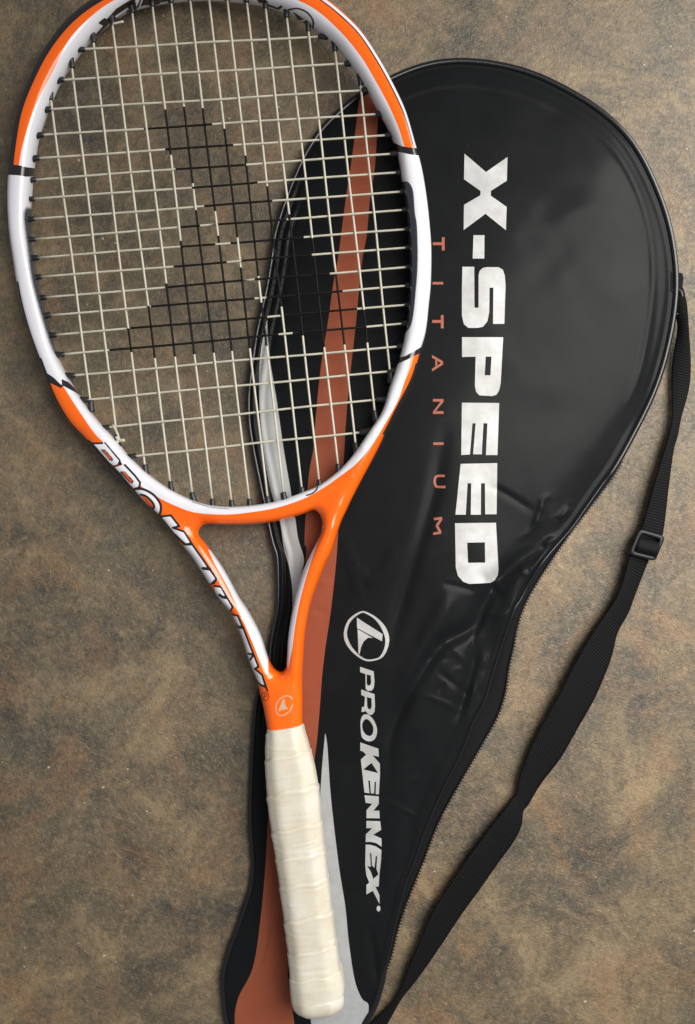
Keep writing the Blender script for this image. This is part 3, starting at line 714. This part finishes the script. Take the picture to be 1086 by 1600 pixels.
# printing on the cover
pbvh = BVHTree.FromPolygons([tuple(x) for x in P(cv[:,0], cv[:,1], cz)], [tuple(int(i) for i in f) for f in cf_])
def on_bag(uv, off=.00030):
    z = bagz(uv)
    for i, (u, v) in enumerate(uv):
        d = Vector(P(u, v, 0.0)) - Vector((0, 0, H)); d.normalize(); h_ = pbvh.ray_cast(Vector((0, 0, H)), d)
        if h_[0] is not None: z[i] = max(z[i], h_[0].z)
    return P(uv[:,0], uv[:,1], z + off)
def words(groups, mat, step):
    for g_ in groups: decal('letter', [g_], on_bag, mat, panel, step)
title = [
 [[(725.8,240),(759.4,268.8),(793,245.3),(792,282.3),(767,298.3),(767,305.8),(791.7,323.3),(790.6,359.7),(758.6,334),(724.5,359.4),(725,320),(750.8,305),(750.8,298.3),(725,280)]],
 [[(739.8,367.5),(757,367.5),(756.7,404),(738.6,404)]],
 [[(722.5,416.8),(741,416.8),(741.4,480.8),(747.8,480.8),(747.8,430.6),(749.4,423.2),(754.7,418.5),(761,417.3),(779,417.5),(785.8,421.4),(788.8,430.6),(790,446.7),(788,506),(770.4,506),(770.9,449.5),(765,449.5),(764.4,488),(761.6,502),(754.7,510.5),(746.7,512.3),(731.7,512.3),(724.8,506.5),(721.8,492.7),(721.8,453.6)]],
 [[(722,526.8),(786.3,526.8),(782.4,598.6),(780,610),(775.5,617),(768.6,618.9),(749,617.7),(744,612.4),(742,603.2),(743.2,557.2),(722,557.9)], [(758.9,557.2),(768,557.2),(766.3,586.4),(757.3,586.4)]],
 [[(721.8,629.2),(780,629.7),(777.3,711),(759.3,711),(761.6,661.4),(755.4,661.4),(752.9,709.8),(739.3,709.8),(743.2,661.4),(738.2,661.4),(734.3,710.2),(720.7,711)]],
 [[(719.8,724.7),(777,723.6),(775.9,803.5),(758.2,803.5),(757.7,755.1),(751.7,755.1),(751.3,804.2),(735.6,804.2),(736.3,755.1),(730.6,755.1),(727.8,804.2),(711.7,804.2)]],
 [[(711,817.5),(775,816.8),(778.9,889.3),(777.8,898.5),(773.2,906.6),(766.3,910.7),(732.9,912.4),(723.7,908.9),(715.6,899.7),(712.2,887)], [(729.9,847.9),(757.7,847.4),(758.2,879),(731.3,879.4)]]]
words(title, M_silver, 4.0)
decal('silver_stripe', [[silver[1]]], lambda q_: on_bag(q_, .00022), plain('silver_stripe_print', (.44,.45,.46), .34, 60, .1, .002, Metallic=.25), panel, 5.0)
h = 2.0
def bar(a, b): return ribbon_ring(np.linspace(a, b, 5), h)
def seg(pts): return ribbon_ring(np.asarray(pts, float), h)
tit = [ # T, I, T, A, N, I, U, M
 [[(690.4,370.7),(694.8,370.7),(694.8,391.4),(690.4,391.4),(690.4,383),(676.3,383),(676.3,378.6),(690.4,378.6)]],
 bar((675.8,442.5),(692.6,442.5)),
 [[(688.8,492.3),(693.2,492.3),(693.2,513),(688.8,513),(688.8,504.5),(675.3,504.5),(675.3,500),(688.8,500)]],
 [[(675,554.5),(692.4,564.6),(692.4,569.6),(675,580.5),(675,576),(680.2,572.8),(680.2,561.8),(675,559)], [(683.4,563.6),(683.4,571),(688.8,567.3)]],
 [[(676.5,623.4),(693,623.4),(693,627.8),(681,642.4),(693,642.4),(693,646.8),(676.5,646.8),(676.5,643),(688.4,627.6),(676.5,627.6)]],
 bar((677,693.2),(693.3,693.2)),
 ribbon_ring(cr([(695,743.6),(683.5,743.8),(680,747),(679.2,752.4),(680.4,758),(683.5,760.6),(696,760.9)], False, 4), 1.9),
 [[(677.8,809),(690.6,807.6),(691.2,812),(685,821.5),(689.6,829.8),(689.4,834),(676.9,836),(676.6,832.2),(685.2,830.6),(681,823.2),(681,819.8),(686.4,812.4),(678,813)]]]
words(tit, M_orangeprint, 3.5)
ring_o = cr([(565.3,954.9),(574,956.6),(588.5,964.9),(601.8,978.7),(608,995.2),(606.2,1011.8),(598.5,1026.2),(586.3,1032),(571.9,1032.8),(557.6,1025),(544.3,1011.8),(537.7,997.5),(538.2,983),(544.3,968.7),(554.3,959.9)], True, 3)
ring_i = cr([(564.2,957.9),(574.1,960),(586.3,968.2),(596.2,982),(601.8,997.5),(600.7,1011.8),(594,1025.4),(585.2,1029.4),(572.5,1030),(560.9,1023.2),(549.8,1010.7),(543.2,996.4),(542.7,984.2),(548.7,969.8)], True, 3)
decal('emblem', [[ring_o, ring_i], [[(557.6,964.9),(567.5,971.5),(597.9,990.8),(597,1002),(558,981.4)]],
   [[(558.7,983),(583,996.9),(575.2,996.4),(568.6,1001.9),(564.2,1010.7),(562,1021.8),(560.3,1021.8)]]], on_bag, M_silver, panel, 3.5)
tt = np.linspace(0, 2*math.pi, 15)[:-1]
brand = [
 [[(562.7,1041.9),(584,1049),(585.2,1065.6),(584,1075),(580.5,1079.3),(574.5,1079.6),(571.3,1076.3),(571,1053.2),(562.7,1050.2)], [(573,1053.8),(579.3,1055.2),(579.9,1066.8),(578.1,1071),(574.9,1071),(573,1068.6)]],
 [[(564.4,1077.3),(585.2,1084.6),(586,1103.6),(585.2,1112),(581.7,1116.7),(576.9,1117),(572.8,1113),(571,1110.8),(568,1112.5),(564.8,1112),(565.6,1104.8),(569.2,1104.2),(570.4,1088.8),(564.4,1085.8)], [(573.3,1089),(580.5,1091.2),(580.8,1103.6),(578.9,1108.6),(575.7,1107.8),(573.7,1103.6)]],
 [cr([(571,1115.9),(577.5,1117.8),(584.6,1126.2),(588.8,1136.9),(589,1146.4),(585.2,1155.4),(577.5,1158.6),(570.4,1156.4),(565,1151),(563.8,1140.4),(563.3,1128.6),(565.6,1119.5)], True, 2), cr([(570.4,1123.8),(576.3,1125),(582.3,1133.3),(583.4,1140.4),(581.7,1147.6),(576.9,1150),(571,1147),(566.8,1140.4),(566,1131)], True, 2)],
 [[(563,1160),(591.2,1169.8),(592,1182.4),(582.3,1180.2),(593.5,1193.3),(593.8,1208.6),(592,1241.2),(587,1240.8),(587.5,1221.6),(585.3,1221.3),(584.6,1239.8),(579.6,1239.8),(578,1220),(575.3,1219.4),(577.4,1239.6),(569.5,1238.4),(566.2,1208),(563.8,1186.8),(572.2,1179),(567.4,1174.3),(563,1173)], [(580.5,1192),(591,1208),(567.8,1202.2)]],
 [[(569.5,1242.6),(591.8,1244.2),(592,1256),(583.5,1266.8),(592.8,1266.6),(593.2,1278.6),(572.7,1278.4),(572.7,1265.8),(581.7,1256),(571.4,1254.3)]],
 [[(572.7,1282.6),(594,1283.1),(595.7,1296.6),(583.2,1304.2),(596,1310),(596.4,1322.9),(587.5,1317.2),(578.9,1315.3),(571.4,1315.7),(571.7,1303.5),(581.7,1294.1),(572.4,1294.1)]],
 [[(571.4,1319.7),(578.9,1320),(587.5,1322.6),(596.1,1328.4),(595.4,1343.7),(592.8,1366.7),(591.8,1384.7),(586.8,1386),(592.8,1398.4),(593.2,1412.7),(582.5,1391.9),(572.4,1397.6),(572.7,1382.6),(577,1379),(572.4,1367.5),(570.7,1351)],
  [(573.8,1353),(579.5,1354.5),(578.2,1333),(580.3,1333),(581.3,1352.4),(585.3,1356),(587.2,1337.3),(589.2,1338),(588.2,1358),(591.4,1366.2),(583.2,1373.2),(579.6,1362.4)]],
 [np.stack([591.5 + 3*np.cos(tt), 1419.6 + 4.6*np.sin(tt)], -1)]]
words(brand, M_silver, 3.2)

# ------------------------------------------------------------------ shoulder strap
rowsS = [ # left u,v,z(mm)  right u,v,z(mm)
 (1052,462,6, 1071,463,9),(1055,488,6, 1074,478,10),(1058,516,5, 1077,520,10),(1051,560,5, 1079.6,568,8),(1049,600,5, 1077,606,6),(1051,650,7, 1065,652,4),(1046,680,9, 1059,682,3),(1040.5,700,10, 1053,704,3),(1023,758,11, 1045,762,3),(1003.5,824,10, 1036,833,4),
 (993,848,9, 1024,856,4.5),(983,872,9, 1012,880,4),(974.5,906,10, 994,926,3),(961.6,938.5,10, 982,958,2.5),(942,967.5,11, 965,990,2.5),(920,1000,11, 954,1032,2.2),(894,1046,11, 930,1090,2.2),(876,1082.6,11, 903,1138,2.2),(854,1121,10, 876,1185,2.2),
 (832,1163,9, 846,1224,2.4),(813,1212,8, 826,1257,3),(807,1240,7, 818,1268,4),(799,1252,8, 815,1290,3.5),(784,1272,9.5, 804,1313.5,2.6),(765,1296,10, 782,1344,2.2),(746,1322,10.5, 765,1368,2.2),(727,1348,11, 748,1392,2.2),(694,1397,11, 721,1429.5,2.2),(674,1430,11, 690,1476,2.2),(658,1468,10, 666,1511,2.4),
 (641,1507,9, 646,1538,2.6),(630,1537,8, 627,1562,3),(614,1564,6, 610,1592,3),(580,1598,4, 594,1616,2.5),(545,1625,2.2, 560,1645,2)]
A = cr([r[:3] for r in rowsS], False, 8); Bq = cr([r[3:] for r in rowsS], False, 8)
NW = 9; V, al, ac = [], [], []; ll = 0; prev = None
for i in range(len(A)):
    m_ = (A[i]+Bq[i])/2
    if prev is not None: ll += np.linalg.norm((m_-prev)[:2])*PX
    prev = m_
    for j in range(NW):
        t = j/(NW-1); w_ = A[i]*(1-t)+Bq[i]*t
        V.append(P(w_[0], w_[1], w_[2]*.001 + .0010*math.sin(t*math.pi))); al.append(ll); ac.append(t*.024)
strap = build('shoulder_strap', V, [x[::-1] for x in grid_faces(len(A), NW, False, False)], M_web, cover)
set_attr(strap.data, 'along', al); set_attr(strap.data, 'across', ac)
sm = strap.modifiers.new('solid', 'SOLIDIFY'); sm.thickness = .0013; sm.offset = -1
# sliding buckle: a rounded rectangular frame with a bar under the webbing
bc = np.array([(998.6,826),(1040,838.5),(1024,877),(981.5,866.5)])
def rrect(c, k_, r=.16):
    ce = c.mean(0); q_ = ce + (c-ce)*k_; out = []
    for i in range(4):
        a, b_, d_ = q_[i-1], q_[i], q_[(i+1) % 4]
        p0, p1 = b_+(a-b_)*r, b_+(d_-b_)*r
        for t in np.linspace(0, 1, 6): out.append((1-t)**2*p0 + 2*t*(1-t)*b_ + t*t*p1)
    return np.array(out)
ro = resample(rrect(bc, 1.0), 1.6, True); ri = rrect(bc, .74, .12)
def zb(p_): return .0085 + (p_[:,0]-1010)*-6e-5
# loft the frame: outer low, outer high, inner high, inner low
N_ = 96
def rs(c): 
    c2 = np.vstack([c, c[:1]]); L = np.r_[0, np.cumsum(np.linalg.norm(np.diff(c2, axis=0), axis=1))]; t = np.linspace(0, L[-1], N_+1)[:-1]
    return np.stack([np.interp(t, L, c2[:,i]) for i in (0,1)], -1)
o1, o2, i1, i2 = rs(rrect(bc, 1.0)), rs(rrect(bc, .95)), rs(rrect(bc, .72)), rs(rrect(bc, .68))
rings_ = [(o1, -.0012), (o1, .0010), (o2, .0019), (i1, .0019), (i2, .0008), (i2, -.0012)]
V = np.array([P(r_[:,0], r_[:,1], zb(r_)+dz) for r_, dz in rings_]); nr = len(V)
F = [(i*N_+j, ((i+1) % nr)*N_+j, ((i+1) % nr)*N_+(j+1) % N_, i*N_+(j+1) % N_) for i in range(nr) for j in range(N_)]
build('buckle', V.reshape(-1,3), F, plain('buckle_plastic', (.010,.010,.012), .38, 600, .1, Specular_IOR_Level=.3), strap, True)
ba, bb2 = (bc[0]*.42+bc[3]*.58), (bc[1]*.42+bc[2]*.58); e = np.linspace(.13, .87, 12); bl = ba + (bb2-ba)*e[:,None]
v, f = tube(P(bl[:,0], bl[:,1], zb(bl)+.0004), .0058, 14); v[:,2] = .0089 + (v[:,2]-.0089)*.5; o = build('webbing_turn', v, f, M_web, strap)
set_attr(o.data, 'along', np.tile(np.arange(14)*.0006, len(v)//14+1)[:len(v)]); set_attr(o.data, 'across', np.repeat(np.arange(len(v)//14)*.002, 14))
# loop and ring that hold the strap to the cover
t = np.linspace(0, 2*math.pi, 41)[:-1]
uu = 1056 + 10*np.sign(np.cos(t))*np.abs(np.cos(t))**.6; vv_ = 472 + 19*np.sign(np.sin(t))*np.abs(np.sin(t))**.7
v, f = tube(P(uu, vv_, .0062 + .0012*np.cos(t)), .0012, 10, True); build('strap_ring', v, f, M_rubber, cover)
tab = [(1048,424),(1058,425.5),(1066,427),(1068,434),(1066.5,448),(1070,456),(1072,470),(1062,471),(1056,458),(1048,456)]
V, F = [], []
lo_, hi_ = P([p[0] for p in tab], [p[1] for p in tab], .0035), P([p[0] for p in tab], [p[1] for p in tab], .0068)
nt = len(tab); V = np.vstack([lo_, hi_]); F = [tuple(range(nt))[::-1] if False else tuple(range(nt)), tuple(range(nt, 2*nt))[::-1]] + [(i, i+nt, (i+1) % nt+nt, (i+1) % nt) for i in range(nt)]
o = build('strap_loop', V, F, M_web, cover, False); set_attr(o.data, 'along', np.zeros(2*nt)); set_attr(o.data, 'across', np.zeros(2*nt))
